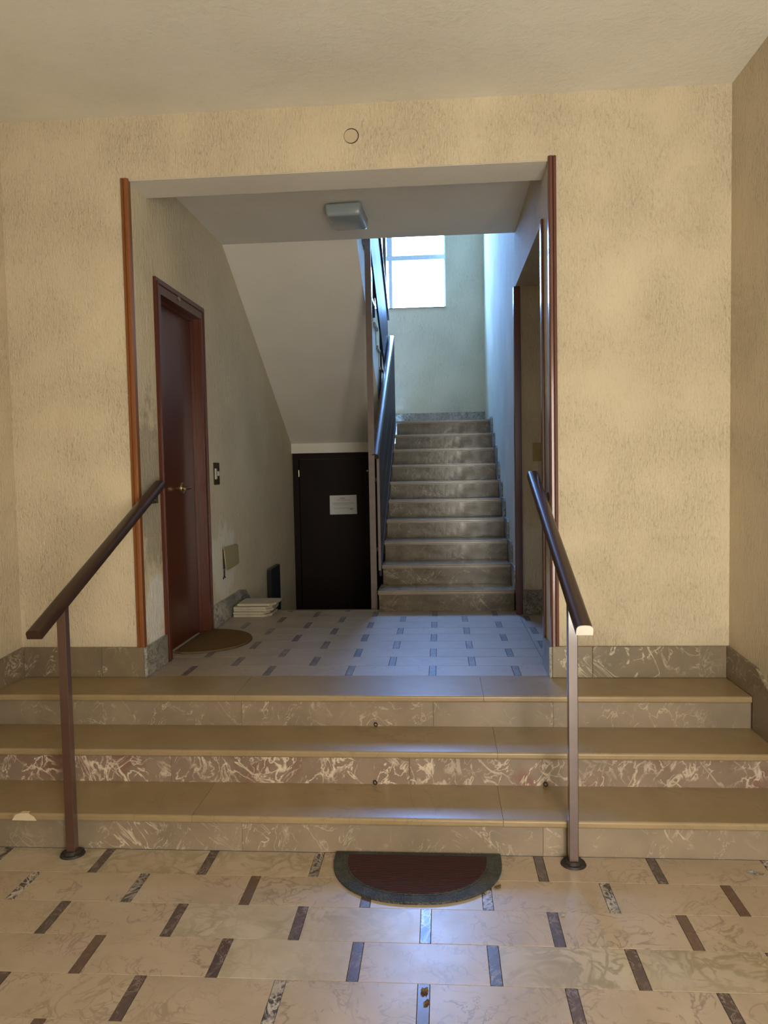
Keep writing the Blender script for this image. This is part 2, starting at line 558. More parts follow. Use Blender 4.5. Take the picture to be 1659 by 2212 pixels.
# stairwell
DY0, DY1, DZ = 0.338, 1.088, 2.034      # flat-door opening
struct('wall_stairwell_left', boxes((OL - 0.2, OL, 0.03, DY0, CZ - 0.1, TOP), (OL - 0.2, OL, DY0, DY1, DZ, TOP),
                                    (OL - 0.2, OL, DY1, YB, CZ - 0.1, TOP), (OL - 0.2, OL, DY0, DY1, CZ - 0.1, -0.002),
                                    (OL - 0.25, OL - 0.2, DY0 - 0.1, DY1 + 0.1, -0.1, DZ + 0.1)), 'stair_wall')
NY0, NY1, NZ = 0.22, 1.655, 2.287     # side passage opening
struct('wall_stairwell_right', boxes((OR, OR + 0.16, NY1, YB, CZ - 0.1, TOP), (OR, OR + 0.16, 0.03, NY1, NZ, TOP),
                                     (OR, OR + 0.16, 0.03, NY0, -0.1, NZ)), 'stair_wall')
struct('wall_passage', boxes((OR + 0.16, 1.95, NY1, NY1 + 0.15, -0.1, NZ + 0.1), (1.8, 1.95, 0.2, NY1, -0.1, NZ + 0.1),
                             (OR + 0.16, 1.8, 0.2, NY0, -0.1, NZ)), 'stair_wall')
struct('ceiling_passage', box(OR + 0.16, 1.8, 0.2, NY1, NZ, NZ + 0.15), 'soffit')
WX0, WX1, WZ0, WZ1 = -0.95, 0.34, 2.92, 4.6
struct('wall_stairwell_back', boxes((OL - 0.2, WX0, YB, YB + 0.25, CZ - 0.1, TOP), (WX1, OR + 0.16, YB, YB + 0.25, CZ - 0.1, TOP),
                                    (WX0, WX1, YB, YB + 0.25, CZ - 0.1, WZ0), (WX0, WX1, YB, YB + 0.25, WZ1, TOP)), 'stair_wall')
struct('ceiling_landing', box(OL, OR, 0.2, YC, ZL, 2 * HLZ), 'soffit')
struct('wall_stairwell_front', box(OL - 0.2, OR + 0.16, 0.0, 0.2, HC + 0.3, TOP), 'stair_wall')
# upper flight over the main one (its underside closes the shaft) and the roof of the shaft
struct('ceiling_stairwell', boxes((OL - 0.2, OR + 0.16, 0.0, YB + 0.25, TOP, TOP + 0.15)), 'soffit')
struct('wall_cellar', boxes((OL, SX0, 4.14, 4.24, CZ - 0.1, HLZ - 0.24)), 'stair_wall')
struct('trim_4', box(OL, -0.30, 4.045, 4.14, 1.222, 1.322), 'soffit')

# ------------------------------------------------------------------ floors
floor = struct('floor', box(XL, XR, YE, RIS[2], FL - 0.15, FL - 0.003), 'grout')
land = struct('floor_landing', boxes((OL, OR, LY, YE2 - 0.002, -0.15, -0.003), (OR, 1.8, NY0, NY1, -0.15, -0.003),
                                     (OL - 0.05, OL, DY0, DY1, -0.15, -0.003)), 'grout')
struct('floor_cellar', box(OL, SX0, 3.0, 4.14, CZ - 0.1, CZ), 'stair_riser')
TILES = {}


def tile(name, x0, x1, y0, y1, z, mat, parent):
    g = 0.0007
    w_, d_ = round(x1 - x0 - 2 * g, 4), round(y1 - y0 - 2 * g, 4)
    if w_ < 0.004 or d_ < 0.004:
        return
    key = (w_, d_, mat)
    if key not in TILES:
        bm = box(-w_ / 2, w_ / 2, -d_ / 2, d_ / 2, -0.012, 0.0)
        tp = [e for e in bm.edges if all(v.co.z > -0.001 for v in e.verts)]
        bmesh.ops.bevel(bm, geom=tp, offset=0.0008, segments=1, affect='EDGES')
        bmesh.ops.recalc_face_normals(bm, faces=bm.faces[:])
        me = bpy.data.meshes.new(name)
        bm.to_mesh(me)
        bm.free()
        me.materials.append(M[mat])
        TILES[key] = me
    o = bpy.data.objects.new(name, TILES[key])
    COL.objects.link(o)
    o.parent = parent
    o.location = ((x0 + x1) / 2, (y0 + y1) / 2, z + random.uniform(-0.0003, 0.0003))


def tile_field(regions, parent, z, per, sw, dep, y0, rows, sgn, off_even, off_odd, worn=False):
    """running rows of marble tiles with a dark inlay strip between neighbours"""
    for r in range(rows):
        ya, yb = sorted((y0 + sgn * r * dep, y0 + sgn * (r + 1) * dep))
        off = off_even if (r % 2 == 0) else off_odd
        for k in range(-7, 7):
            c = off + k * per
            for nm, a, b in (('inlay_strip', c - sw / 2, c + sw / 2), ('tile', c + sw / 2, c + per - sw / 2)):
                for (rx0, rx1, ry0, ry1) in regions:
                    x0, x1, y0_, y1_ = max(a, rx0), min(b, rx1), max(ya, ry0), min(yb, ry1)
                    if x1 - x0 > 0.006 and y1_ - y0_ > 0.006:
                        if nm == 'tile':
                            mt = 'tile_pale' if random.random() < 0.16 else 'tile'
                        else:
                            mt = random.choices(['strip', 'strip_veined', 'strip_plain'], [5, 4, 2])[0]
                        if worn:
                            mt = 'tile_worn' if nm == 'tile' else 'strip_worn'
                        tile(nm, x0, x1, y0_, y1_, z, mt, parent)


tile_field([(XL + 0.002, XR - 0.002, YE, RIS[2] - 0.002)], floor, FL, 0.42, 0.035, 0.19, -0.892, 20, -1, 0.179, 0.389)
tile_field([(OL + 0.002, OR, LY, YE2 - 0.03), (OR, 1.7, NY0, NY1 - 0.002), (OL - 0.05, OL + 0.002, DY0 + 0.01, DY1 - 0.01)],
           land, 0.0, 0.4265, 0.035, 0.195, LY, 10, 1, 0.194, 0.403, True)
obj('threshold', box(OL + 0.001, OR - 0.001, -0.0005, LY - 0.001, -0.03, 0.0), 'tread', land)
obj('edge_strip', box(OL + 0.002, SX0, YE2 - 0.03, YE2 + 0.012, -0.03, 0.0, 0.002), 'stair_tread', land)

# ------------------------------------------------------------------ hall steps
st = thing('entrance_steps', 'three wide tan marble steps with white-veined risers across the hall', 'steps', (-0.15, -0.6, FL))
obj('core', boxes((XL + 0.001, XR - 0.001, RIS[0] + 0.02, -0.001, FL - 0.1, -0.031), (XL + 0.001, XR - 0.001, RIS[1] + 0.02, RIS[0] + 0.02, FL - 0.1, -H - 0.031),
                  (XL + 0.001, XR - 0.001, RIS[2] + 0.02, RIS[1] + 0.02, FL - 0.1, -2 * H - 0.031)), 'grout', st)
XA, XB = XL + 0.001, XR - 0.001
cuts = [[XA, -0.723, 0.43, XR - 0.017], [XA, 0.47, XB], [XA, -0.742, 0.468, XB]]
backs = [-0.001, RIS[0] + 0.018, RIS[1] + 0.018]
rcuts = [[XA, -0.7, 0.2, 0.746, XB], [XA, -0.938, 0.1, XB], [XA, -0.55, 0.62, XB]]
for i in range(3):
    z = -i * H
    for a, b in zip(cuts[i][:-1], cuts[i][1:]):
        bm = box(a + 0.0006, b - 0.0006, NOS[i], backs[i], z - 0.03, z)
        es = [e for e in bm.edges if all(v.co.y < NOS[i] + 0.001 for v in e.verts) and abs(e.verts[0].co.z - e.verts[1].co.z) < 1e-4]
        bmesh.ops.bevel(bm, geom=es, offset=0.009, segments=4, affect='EDGES', profile=0.5)
        obj('tread', bm, 'tread', st, origin=((a + b) / 2, NOS[i], z))
    for a, b in zip(rcuts[i][:-1], rcuts[i][1:]):
        obj('riser', box(a + 0.0006, b - 0.0006, RIS[i], RIS[i] + 0.02, z - H, z - 0.03), ('riser', 'riser_red', 'riser')[i], st,
            origin=((a + b) / 2, RIS[i], z - H))
# pale repair on the bottom nosing
obj('filler_patch', prism([(-1.475, -0.328), (-1.46, -0.305), (-1.44, -0.2993), (-1.41, -0.2993), (-1.385, -0.312), (-1.375, -0.3285)], 'y',
                          NOS[2] - 0.0015, NOS[2] + 0.02), 'mortar', st)
# rug-rod eyelets at the back of the treads
for lab, (x, y, z) in (('small iron eyelet at the foot of the top riser', (-0.067, -0.302, -0.139)),
                       ('small iron eyelet at the foot of the middle riser, left of its twin', (-0.047, -0.601, -0.289)),
                       ('small iron eyelet at the foot of the middle riser, beside the right handrail post', (0.669, -0.601, -0.289))):
    bm = add_torus(bmesh.new(), (x, y - 0.012, z), 0.008, 0.0022, (0.3, 1, 0))
    add_cyl(bm, (x, y - 0.006, z + 0.004), (x, y + 0.004, z + 0.004), 0.0022, n=8)
    tag(obj('eyelet', bm, 'ring', smooth=True), lab, 'eyelet', 'stair carpet eyelets')

# ------------------------------------------------------------------ baseboards
bh, bt = 0.155, 0.016
bf = struct('baseboard_front', loc=(-0.2, 0, 0))
for a, b in ((XL + bt, -1.50), (-1.50, OL + 0.0), (OR, 0.98), (0.98, XR - bt)):
    obj('slab', box(a + 0.0006, b - 0.0006, -bt, -0.0005, 0.0005, bh, 0.0015), 'skirting', bf, origin=((a + b) / 2, 0, 0))
bl = struct('baseboard_left', prism([(-0.001, 0.0005), (-0.001, bh), (-0.36, bh - 0.02), (-1.2, FL + bh), (YE, FL + bh), (YE, FL + 0.001),
                                     (RIS[2] - 0.028, FL + 0.001), (NOS[2] - 0.001, -2 * H + 0.001), (NOS[1] - 0.001, -2 * H + 0.001),
                                     (NOS[1] - 0.001, -H + 0.001), (NOS[0] - 0.001, -H + 0.001), (NOS[0] - 0.001, 0.0005)], 'x', XL + 0.0005, XL + bt), 'skirting')
br = struct('baseboard_right', prism([(-0.001, 0.0005), (-0.001, bh), (-0.36, bh - 0.02), (-1.2, FL + bh), (YE, FL + bh), (YE, FL + 0.001),
                                      (RIS[2] - 0.028, FL + 0.001), (NOS[2] - 0.001, -2 * H + 0.001), (NOS[1] - 0.001, -2 * H + 0.001),
                                      (NOS[1] - 0.001, -H + 0.001), (NOS[0] - 0.001, -H + 0.001), (NOS[0] - 0.001, 0.0005)], 'x', XR - bt, XR - 0.0005), 'skirting')
bj = struct('baseboard_landing', loc=(OL, 0.6, 0))
obj('slab', box(OL + 0.0005, OL + bt, -bt, 0.288, 0.0005, bh, 0.0015), 'skirting_grey', bj, origin=(OL, 0.1, 0))
obj('slab', box(OL + 0.0005, OL + bt, 1.148, YE2, 0.0005, bh, 0.0015), 'skirting_grey', bj, origin=(OL, 1.6, 0))
obj('slab', prism([(YE2, -0.02), (YE2, bh), (2.0, bh - 0.02), (3.0, CZ + 0.25), (4.13, CZ + 0.25), (4.13, CZ + 0.001), (3.0, CZ + 0.001)],
                  'x', OL + 0.0005, OL + bt), 'skirting_grey', bj, origin=(OL, 2.4, 0))
obj('slab', box(OR - bt, OR - 0.0005, -bt, NY0 - 0.03, 0.0005, bh, 0.0015), 'skirting_grey', bj, origin=(OR, 0.1, 0))
obj('slab', box(OR + 0.03, 1.79, NY1 - bt, NY1 - 0.0005, 0.0005, 0.172, 0.0015), 'skirting_grey', bj, origin=(1.2, NY1, 0))
obj('slab', box(OL + 0.001, OR - 0.001, YB - bt, YB - 0.0005, HLZ + 0.0005, HLZ + 0.15, 0.0015), 'skirting_grey', bj, origin=(0, YB, HLZ))

# ------------------------------------------------------------------ corner trims


def corner_trim(name, x, side, z0, z1, mat):
    """grooved wooden corner bead; side = +1 when the opening lies towards +x"""
    wd = 0.034
    pr = [(0, -0.002), (0, -0.013), (0.004, -0.017), (0.013, -0.018), (0.016, -0.0125), (0.019, -0.018), (0.030, -0.018),
          (wd + 0.004, -0.012), (wd + 0.004, 0.02), (wd, 0.02), (wd, -0.002)]
    pts = [(x + side * (p[0] - wd), p[1]) for p in pr]
    return struct(name, prism(pts, 'z', z0, z1), mat)


corner_trim('trim_1', OL, 1, bh + 0.001, 2.503, 'trim')
corner_trim('trim_2', OR, -1, bh + 0.001, 2.512, 'trim_dark')

# ------------------------------------------------------------------ door_1: mahogany flat door in the left stairwell wall
d1 = struct('door_1', loc=(OL, 0.715, 0))
fx = OL + 0.016
fr = bmesh.new()
# casing on the wall face
cas = [(0.29, 0.0), (0.29, 2.1), (1.145, 2.1), (1.145, 0.0), (1.074, 0.0), (1.074, 2.02), (0.3608, 2.02), (0.3608, 0.0)]
add_prism(fr, cas, 'x', OL + 0.0005, fx, 0.0)
obj('casing', fr, 'door', d1)
obj('casing_bead', prism([(0.3067, 0.001), (0.3067, 2.082), (1.128, 2.082), (1.128, 0.001), (1.116, 0.001), (1.116, 2.07), (0.3185, 2.07), (0.3185, 0.001)],
                         'x', fx, fx + 0.006), 'door', d1)
obj('jamb_lining', prism([(0.3377, 0.0), (0.3377, 2.033), (1.087, 2.033), (1.087, 0.0), (1.074, 0.0), (1.074, 2.02), (0.3608, 2.02), (0.3608, 0.0)],
                         'x', OL - 0.11, OL), 'door', d1)
obj('stop_bead', prism([(0.3608, 0.0), (0.3608, 2.02), (1.074, 2.02), (1.074, 0.0), (1.057, 0.0), (1.057, 2.003), (0.3776, 2.003), (0.3776, 0.0)],
                       'x', OL - 0.055, OL - 0.035), 'door', d1)
leaf = obj('door_leaf', box(OL - 0.10, OL - 0.056, 0.3638, 1.071, 0.006, 2.017, 0.002), 'door', d1)
lx = OL - 0.056
hy, hz = 0.815, 0.95
hb = cyl((lx, hy, hz), (lx + 0.006, hy, hz), 0.034, 0.033, 24)
add_torus(hb, (lx + 0.005, hy, hz), 0.031, 0.004, (1, 0, 0), 24, 8)
add_cyl(hb, (lx + 0.004, hy, hz), (lx + 0.05, hy, hz), 0.009, 0.008, 12)
add_cyl(hb, (lx + 0.046, hy + 0.012, hz), (lx + 0.046, hy - 0.085, hz - 0.004), 0.0085, 0.0065, 12)
obj('door_handle', hb, 'brass', d1, smooth=True)
np_ = obj('number_plate', prism([(0.655 + 0.026 * math.cos(a), 2.06 + 0.015 * math.sin(a)) for a in [i * math.pi / 8 for i in range(16)]], 'x',
                                fx + 0.001, fx + 0.004), 'brass', d1)
np_['label'] = 'small oval metal number tag'

# ------------------------------------------------------------------ door_2: blackened cellar door at the foot of the side stairs
d2 = struct('door_2', loc=(-0.75, 4.1, CZ))
obj('frame', boxes((OL + 0.003, OL + 0.065, 4.085, 4.139, CZ + 0.001, 1.221), (-0.40, -0.34, 4.085, 4.139, CZ + 0.001, 1.221),
                   (OL + 0.065, -0.40, 4.085, 4.139, 1.16, 1.221)), 'cellar_door', d2)
l2 = obj('door_leaf', box(OL + 0.068, -0.403, 4.10, 4.135, CZ + 0.006, 1.157, 0.002), 'cellar_door', d2)
obj('panel', boxes((-1.05, -0.56, 4.094, 4.1, 0.87, 0.95)), 'cellar_door', l2)
obj('hinge', cyl((OL + 0.066, 4.083, 0.98), (OL + 0.066, 4.083, 1.05), 0.007, n=10), 'brass', d2)
hk = cyl((-0.50, 4.1, 1.03), (-0.50, 4.085, 1.03), 0.008, n=10)
obj('hook', hk, 'brass', d2)
pn = thing('paper_notice', 'white paper notice stuck on the black cellar door', 'notice', (-0.755, 4.0935, 0.68))
obj('sheet', prism([(-0.897, 0.584), (-0.896, 0.781), (-0.617, 0.785), (-0.615, 0.587)], 'y', 4.090, 4.0935), 'paper', pn)
for z, x0, x1, t in ((0.752, -0.79, -0.74, 0.008), (0.734, -0.83, -0.68, 0.003), (0.705, -0.87, -0.65, 0.003), (0.695, -0.87, -0.64, 0.003),
                     (0.683, -0.87, -0.70, 0.003), (0.655, -0.86, -0.66, 0.0025), (0.643, -0.86, -0.64, 0.0025), (0.640, -0.69, -0.66, 0.012)):
    obj('print_line', box(x0, x1, 4.0892, 4.0899, z - t / 2, z + t / 2), 'ink', pn)

# ------------------------------------------------------------------ trims of the side passage opening on the right
d3 = struct('door_3', loc=(OR, 0.95, 0))
obj('jamb_trim', box(OR - 0.014, OR + 0.03, NY0 + 0.001, NY0 + 0.018, 0.001, NZ - 0.002, 0.003), 'trim_dark', d3)
obj('jamb_trim', box(OR - 0.014, OR + 0.032, NY1 - 0.022, NY1 - 0.0005, 0.001, NZ - 0.002, 0.003), 'trim_dark', d3)
obj('jamb_trim', box(OR - 0.014, OR - 0.0005, NY1, NY1 + 0.04, 0.001, NZ - 0.002, 0.003), 'trim_dark', d3)
obj('jamb_trim', box(OR - 0.014, OR - 0.0005, NY0 - 0.028, NY0 + 0.0, 0.001, NZ - 0.002, 0.003), 'trim_dark', d3)

# ------------------------------------------------------------------ main flight
sw = thing('staircase', 'flight of ten marble steps rising straight to the half landing below the window', 'stairs', (0.28, YS, 0))
prof = [(YS + 0.02, -0.9), (YS + 0.02, HS - 0.03)]
for k in range(1, 10):
    prof += [(YS + k * G + 0.02, k * HS - 0.03), (YS + k * G + 0.02, (k + 1) * HS - 0.03)]
prof += [(YB - 0.001, HLZ - 0.03), (YB - 0.001, HLZ - 0.235), (4.24, HLZ - 0.235), (4.24, -0.9)]
obj('core', prism(prof, 'x', SX0 + 0.006, OR - 0.0005), 'soffit', sw)
for k in range(1, 11):
    z = k * HS
    y0 = YS + (k - 1) * G - 0.02
    y1 = y0 + G + 0.038 if k < 10 else YB - 0.018
    x0 = SX0 - (0.012 if k == 1 else 0.0)
    bm = box(x0, SX1 + (0.014 if k == 10 else 0), y0, y1, z - 0.03, z)
    es = [e for e in bm.edges if all(v.co.y < y0 + 0.001 for v in e.verts) and abs(e.verts[0].co.z - e.verts[1].co.z) < 1e-4]
    bmesh.ops.bevel(bm, geom=es, offset=0.009, segments=3, affect='EDGES')
    obj('tread', bm, 'stair_tread', sw, origin=(0.28, y0, z))
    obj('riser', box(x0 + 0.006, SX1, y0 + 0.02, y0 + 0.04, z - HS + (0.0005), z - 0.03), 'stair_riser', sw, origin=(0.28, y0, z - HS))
    if k < 10:
        # stepped skirting along the wall
        ya, yb = y0 + 0.006, y0 + G + 0.02
        pts = [(ya, z + 0.0005), (ya, z + 0.14), (ya + 0.035, z + 0.165), (yb, z + 0.165), (yb, z + 0.0005)]
        obj('wall_skirting', prism(pts, 'x', SX1 + 0.0005, OR - 0.0005), 'skirting_grey', sw, origin=(SX1, ya, z))
obj('wall_skirting', box(SX1 + 0.0005, OR - 0.0005, YS + 0.02, YS + 0.06, 0.0, HS), 'skirting_grey', sw, origin=(SX1, YS, 0))

# flight back towards the viewer, seen from below
uf = thing('staircase', 'upper flight seen from below by its sloping grey-beige underside', 'stairs', (-0.8, 4.3, HLZ))
FX1 = -0.315
prof = [(4.045, 1.322), (YC, ZL), (YC, 2 * HLZ - 0.03)]
for k in range(9, 0, -1):
    yy = HLY + 0.02 - k * G
    prof += [(yy - 0.02, HLZ + (k + 1) * HS - 0.03 if k < 9 else 2 * HLZ - 0.03), (yy - 0.02, HLZ + k * HS - 0.03)]
prof += [(HLY, HLZ + HS - 0.03), (HLY, HLZ - 0.03), (YB - 0.001, HLZ - 0.03), (YB - 0.001, HLZ - 0.235), (4.145, HLZ - 0.235), (4.145, 1.322)]
obj('soffit', prism(prof, 'x', OL + 0.0005, FX1), 'soffit', uf)
for k in range(1, 10):
    yn = HLY - (k - 1) * G + 0.02
    z = HLZ + k * HS
    obj('tread', box(OL + 0.001, FX1 + 0.022, yn - G - 0.018, yn, z - 0.03, z, 0.002), 'stair_tread', uf, origin=(-0.8, yn, z))
    obj('riser', box(OL + 0.001, FX1 + 0.004, yn - 0.038, yn - 0.02, z - HS, z - 0.03), 'stair_riser', uf, origin=(-0.8, yn, z - HS))

# side stairs down to the cellar
cs = thing('cellar_stairs', 'short dark flight dropping from the landing edge to the cellar door', 'stairs', (-0.74, 1.9, CZ))
for k in range(1, 5):
    z = -k * HS
    ya = YE2 + 0.012 + (k - 1) * G
    obj('tread', box(OL + bt + 0.001, SX0 - 0.001, ya, ya + G - 0.001, z - 0.03, z, 0.002), 'stair_tread', cs, origin=(-0.74, ya, z))
    obj('riser', box(OL + bt + 0.001, SX0 - 0.001, ya + G - 0.02, ya + G, CZ - 0.05, z - 0.031), 'stair_riser', cs, origin=(-0.74, ya, z))
obj('riser', box(OL + bt + 0.001, SX0 - 0.001, YE2, YE2 + 0.011, CZ - 0.05, -0.031), 'stair_riser', cs)

# ------------------------------------------------------------------ stair railings


def half_round(wd, ht, n=8):
    """flat-bottomed rail section with rounded shoulders"""
    pts = [(-wd / 2, 0), (wd / 2, 0)]
    for i in range(n + 1):
        a = math.pi * i / n
        pts.append((wd / 2 * math.copysign(abs(math.cos(a)) ** 0.6, math.cos(a)), ht * 0.45 + ht * 0.55 * math.sin(a) ** 0.8))
    return pts


SL = HS / G
rl = thing('stair_railing', 'dark board railing with blue-shining handrail up the left side of the main flight', 'railing', (-0.22, 1.98, 0.3))


def nz(y):      # nosing line of the main flight
    return HS + (y - (YS - 0.02)) * SL


ya, yb = 1.95, 4.31
obj('handrail', sweep_line((-0.238, ya, nz(ya) + 0.86), (-0.238, yb, nz(yb) + 0.86), half_round(0.058, 0.04)), 'rail', rl, smooth=True)
for i, (lo, hi) in enumerate(((0.03, 0.30), (0.305, 0.575), (0.58, 0.84))):
    y0 = 1.99
    obj('board', prism([(y0, nz(y0) + lo), (yb, nz(yb) + lo), (yb, nz(yb) + hi), (y0, nz(y0) + hi)], 'x', -0.231, -0.212), 'steel', rl)
obj('base_bar', prism([(2.02, nz(2.02) - 0.07), (yb, nz(yb) - 0.07), (yb, nz(yb) + 0.026), (2.02, nz(2.02) + 0.026)], 'x', -0.226, -0.2095), 'steel', rl)
obj('post', box(-0.226, -0.2075, 1.955, 1.988, 2 * HS - 0.03, nz(1.97) + 0.86), 'steel_brown', rl)
obj('post', box(-0.285, -0.240, 1.935, 1.965, -HS, 4.2), 'steel_brown', rl)['label'] = 'tall square post through the stair well'
for z in (0.44, 0.965, 1.14):
    obj('spacer', box(-0.24, -0.226, 1.95, 1.965, z - 0.012, z + 0.012), 'steel', rl)

ul = thing('stair_railing', 'dark board railing of the upper flight, seen edge-on in front of the window', 'railing', (-0.29, 4.3, HLZ))


def nz2(y):
    return HLZ + HS + (HLY + 0.02 - y) * SL


ya, yb = 4.30, 1.80
obj('handrail', sweep_line((-0.282, ya, nz2(ya) + 0.86), (-0.282, yb, nz2(yb) + 0.86), half_round(0.05, 0.04)), 'rail', ul, smooth=True)
for lo, hi in ((0.03, 0.30), (0.305, 0.575), (0.58, 0.84)):
    obj('board', prism([(ya, nz2(ya) + lo), (yb, nz2(yb) + lo), (yb, nz2(yb) + hi), (ya, nz2(ya) + hi)], 'x', -0.291, -0.275), 'steel', ul)
for y in (3.6, 2.9, 2.2):
    obj('post', box(-0.311, -0.292, y - 0.015, y + 0.015, nz2(y) - 0.14, nz2(y) + 0.85), 'steel', ul)
obj('post', box(-0.32, -0.286, 4.366, 4.396, HLZ, 4.5), 'steel_brown', ul)['label'] = 'square post standing on the half landing'
for z in (1.95, 2.5):
    obj('spacer', box(-0.305, -0.29, 4.29, 4.37, z - 0.012, z + 0.012), 'steel', ul)

# ------------------------------------------------------------------ hall handrails


def hall_rail(label, px, py, rx, y0, z0, y1, z1, wall_x, sgn, by):
    t = thing('handrail', label, 'handrail', (px, py, FL))
    obj('rail', sweep_line((rx, y0, z0), (rx, y1, z1), half_round(0.056, 0.036)), 'rail', t, smooth=True)
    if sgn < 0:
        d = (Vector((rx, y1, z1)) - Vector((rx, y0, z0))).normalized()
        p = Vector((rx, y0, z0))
        obj('end_highlight', sweep_line(p - d * 0.003, p, half_round(0.0565, 0.0365)), 'chip', t)['label'] = 'pale piece painted as the highlight on the rail end'  # added pale piece, reflected daylight on the rail end put in as colour
    zt = z0 + (py - y0) * (z1 - z0) / (y1 - y0)
    obj('post', box(px - 0.0175, px + 0.0175, py - 0.0175, py + 0.0175, FL + 0.004, zt + 0.002, 0.002), 'post', t)
    fl = cyl((px, py, FL), (px, py, FL + 0.008), 0.048, 0.044, 24)
    add_cyl(fl, (px, py, FL + 0.008), (px, py, FL + 0.018), 0.034, 0.026, 24)
    for i in range(4):
        a = math.pi / 4 + i * math.pi / 2
        add_cyl(fl, (px + 0.038 * math.cos(a), py + 0.038 * math.sin(a), FL + 0.007), (px + 0.038 * math.cos(a), py + 0.038 * math.sin(a), FL + 0.012), 0.005, n=8)
    obj('base_flange', fl, 'flange', t, smooth=True)
    zb = z0 + (by - y0) * (z1 - z0) / (y1 - y0)
    b = cyl((wall_x, by, zb - 0.06), (wall_x + sgn * 0.006, by, zb - 0.06), 0.026, n=18)
    add_cyl(b, (wall_x + sgn * 0.005, by, zb - 0.06), (rx - sgn * 0.004, by, zb - 0.055), 0.007, n=10)
    add_cyl(b, (rx, by, zb - 0.062), (rx, by, zb + 0.004), 0.007, n=10)
    obj('wall_bracket', b, 'flange', t, smooth=True)


hall_rail('brown handrail on a square post at the left side of the entrance steps', -1.218, -0.95, -1.213, -1.17, 0.455, 0.125, 0.972, OL, 1, 0.07)
hall_rail('brown handrail with a painted highlight on its end at the right side of the entrance steps', 0.724, -0.955, 0.721, -1.215, 0.475, 0.20, 0.985, OR, -1, 0.09)

# ------------------------------------------------------------------ window
wn = struct('window_1', loc=(-0.3, YB + 0.12, WZ0))
wy0, wy1 = YB + 0.10, YB + 0.15
obj('frame', boxes((WX0, WX0 + 0.04, wy0, wy1, WZ0, WZ1), (WX1 - 0.012, WX1, wy0, wy1, WZ0, WZ1), (WX0 + 0.04, WX1 - 0.012, wy0, wy1, WZ0, WZ0 + 0.03),
                   (WX0 + 0.04, WX1 - 0.012, wy0, wy1, WZ1 - 0.04, WZ1)), 'window_paint', wn)
obj('transom', box(WX0 + 0.04, WX1 - 0.012, wy0 - 0.01, wy1, 3.50, 3.555), 'window_paint', wn)
obj('mullion', box(-0.345, -0.28, wy0 - 0.012, wy1, 3.555, WZ1 - 0.04), 'window_paint', wn)
obj('mullion', box(-0.325, -0.285, wy0 - 0.012, wy1, WZ0 + 0.03, 3.50), 'window_paint', wn)
for x0, x1 in ((WX0 + 0.04, -0.325), (-0.285, WX1 - 0.012)):
    obj('pane', box(x0, x1, wy0 + 0.02, wy0 + 0.024, WZ0 + 0.03, 3.50), 'glass', wn)
for x0, x1 in ((WX0 + 0.04, -0.345), (-0.28, WX1 - 0.012)):
    obj('pane', box(x0, x1, wy0 + 0.02, wy0 + 0.024, 3.555, WZ1 - 0.04), 'glass', wn)
obj('sill', box(WX0 - 0.0, WX1 + 0.0, YB - 0.018, wy0, WZ0 - 0.0, WZ0 + 0.006), 'stair_tread', wn)

# ------------------------------------------------------------------ ceiling light
cl = thing('ceiling_light', 'boxy frosted glass ceiling light over the landing', 'ceiling light', (-0.31, 1.04, ZL))
obj('base', box(-0.40, -0.21, 0.93, 1.18, ZL - 0.016, ZL - 0.0005, 0.003), 'lamp_base', cl)
bm = bmesh.new()
a = [(-0.425, 0.885), (-0.20, 0.875), (-0.185, 1.20), (-0.41, 1.21)]
top = [bm.verts.new((x, y, ZL - 0.014)) for x, y in a]
bot = [bm.verts.new((-0.305 + (x + 0.305) * 0.93, 1.04 + (y - 1.04) * 0.93, ZL - 0.088)) for x, y in a]
bm.faces.new(top)
bm.faces.new(bot[::-1])
for i in range(4):
    bm.faces.new((top[i], top[(i + 1) % 4], bot[(i + 1) % 4], bot[i]))
bmesh.ops.bevel(bm, geom=bm.edges[:], offset=0.016, segments=3, affect='EDGES', profile=0.5)
obj('shade', bm, 'lamp_glass', cl, smooth=True)

# ------------------------------------------------------------------ small wall fittings
cp = cyl((-0.160, 0.002, 2.655), (-0.160, -0.003, 2.655), 0.033, 0.032, 28)
bc = thing('blanking_cap', 'round painted cap on the wall above the opening', 'cap', (-0.160, 0, 2.655))
obj('disc', cp, 'cap', bc, smooth=True)
rg = add_torus(bmesh.new(), (-0.157, -0.001, 2.656), 0.0345, 0.0022, (0, 1, 0), 28, 6)
obj('gap_ring', rg, 'flange', bc, smooth=True)

sp = thing('light_switch', 'tall bronze switch plate beside the mahogany door', 'switch', (OL, 1.36, 1.03))
obj('plate', box(OL, OL + 0.006, 1.29, 1.42, 0.958, 1.108, 0.002), 'bronze', sp)
obj('rocker', box(OL + 0.006, OL + 0.011, 1.305, 1.345, 0.995, 1.068, 0.001), 'white_plastic', sp)
obj('button', box(OL + 0.006, OL + 0.012, 1.365, 1.40, 1.018, 1.05, 0.002), 'white_plastic', sp)
ps = thing('light_switch', 'yellowed switch plate on the wall of the side passage', 'switch', (0.92, NY1, 1.14))
obj('plate', box(0.895, 0.975, NY1 - 0.008, NY1 - 0.0005, 1.078, 1.205, 0.003), 'yellow_plastic', ps)
obj('rocker', box(0.92, 0.95, NY1 - 0.011, NY1 - 0.008, 1.11, 1.175, 0.001), 'yellow_plastic', ps)

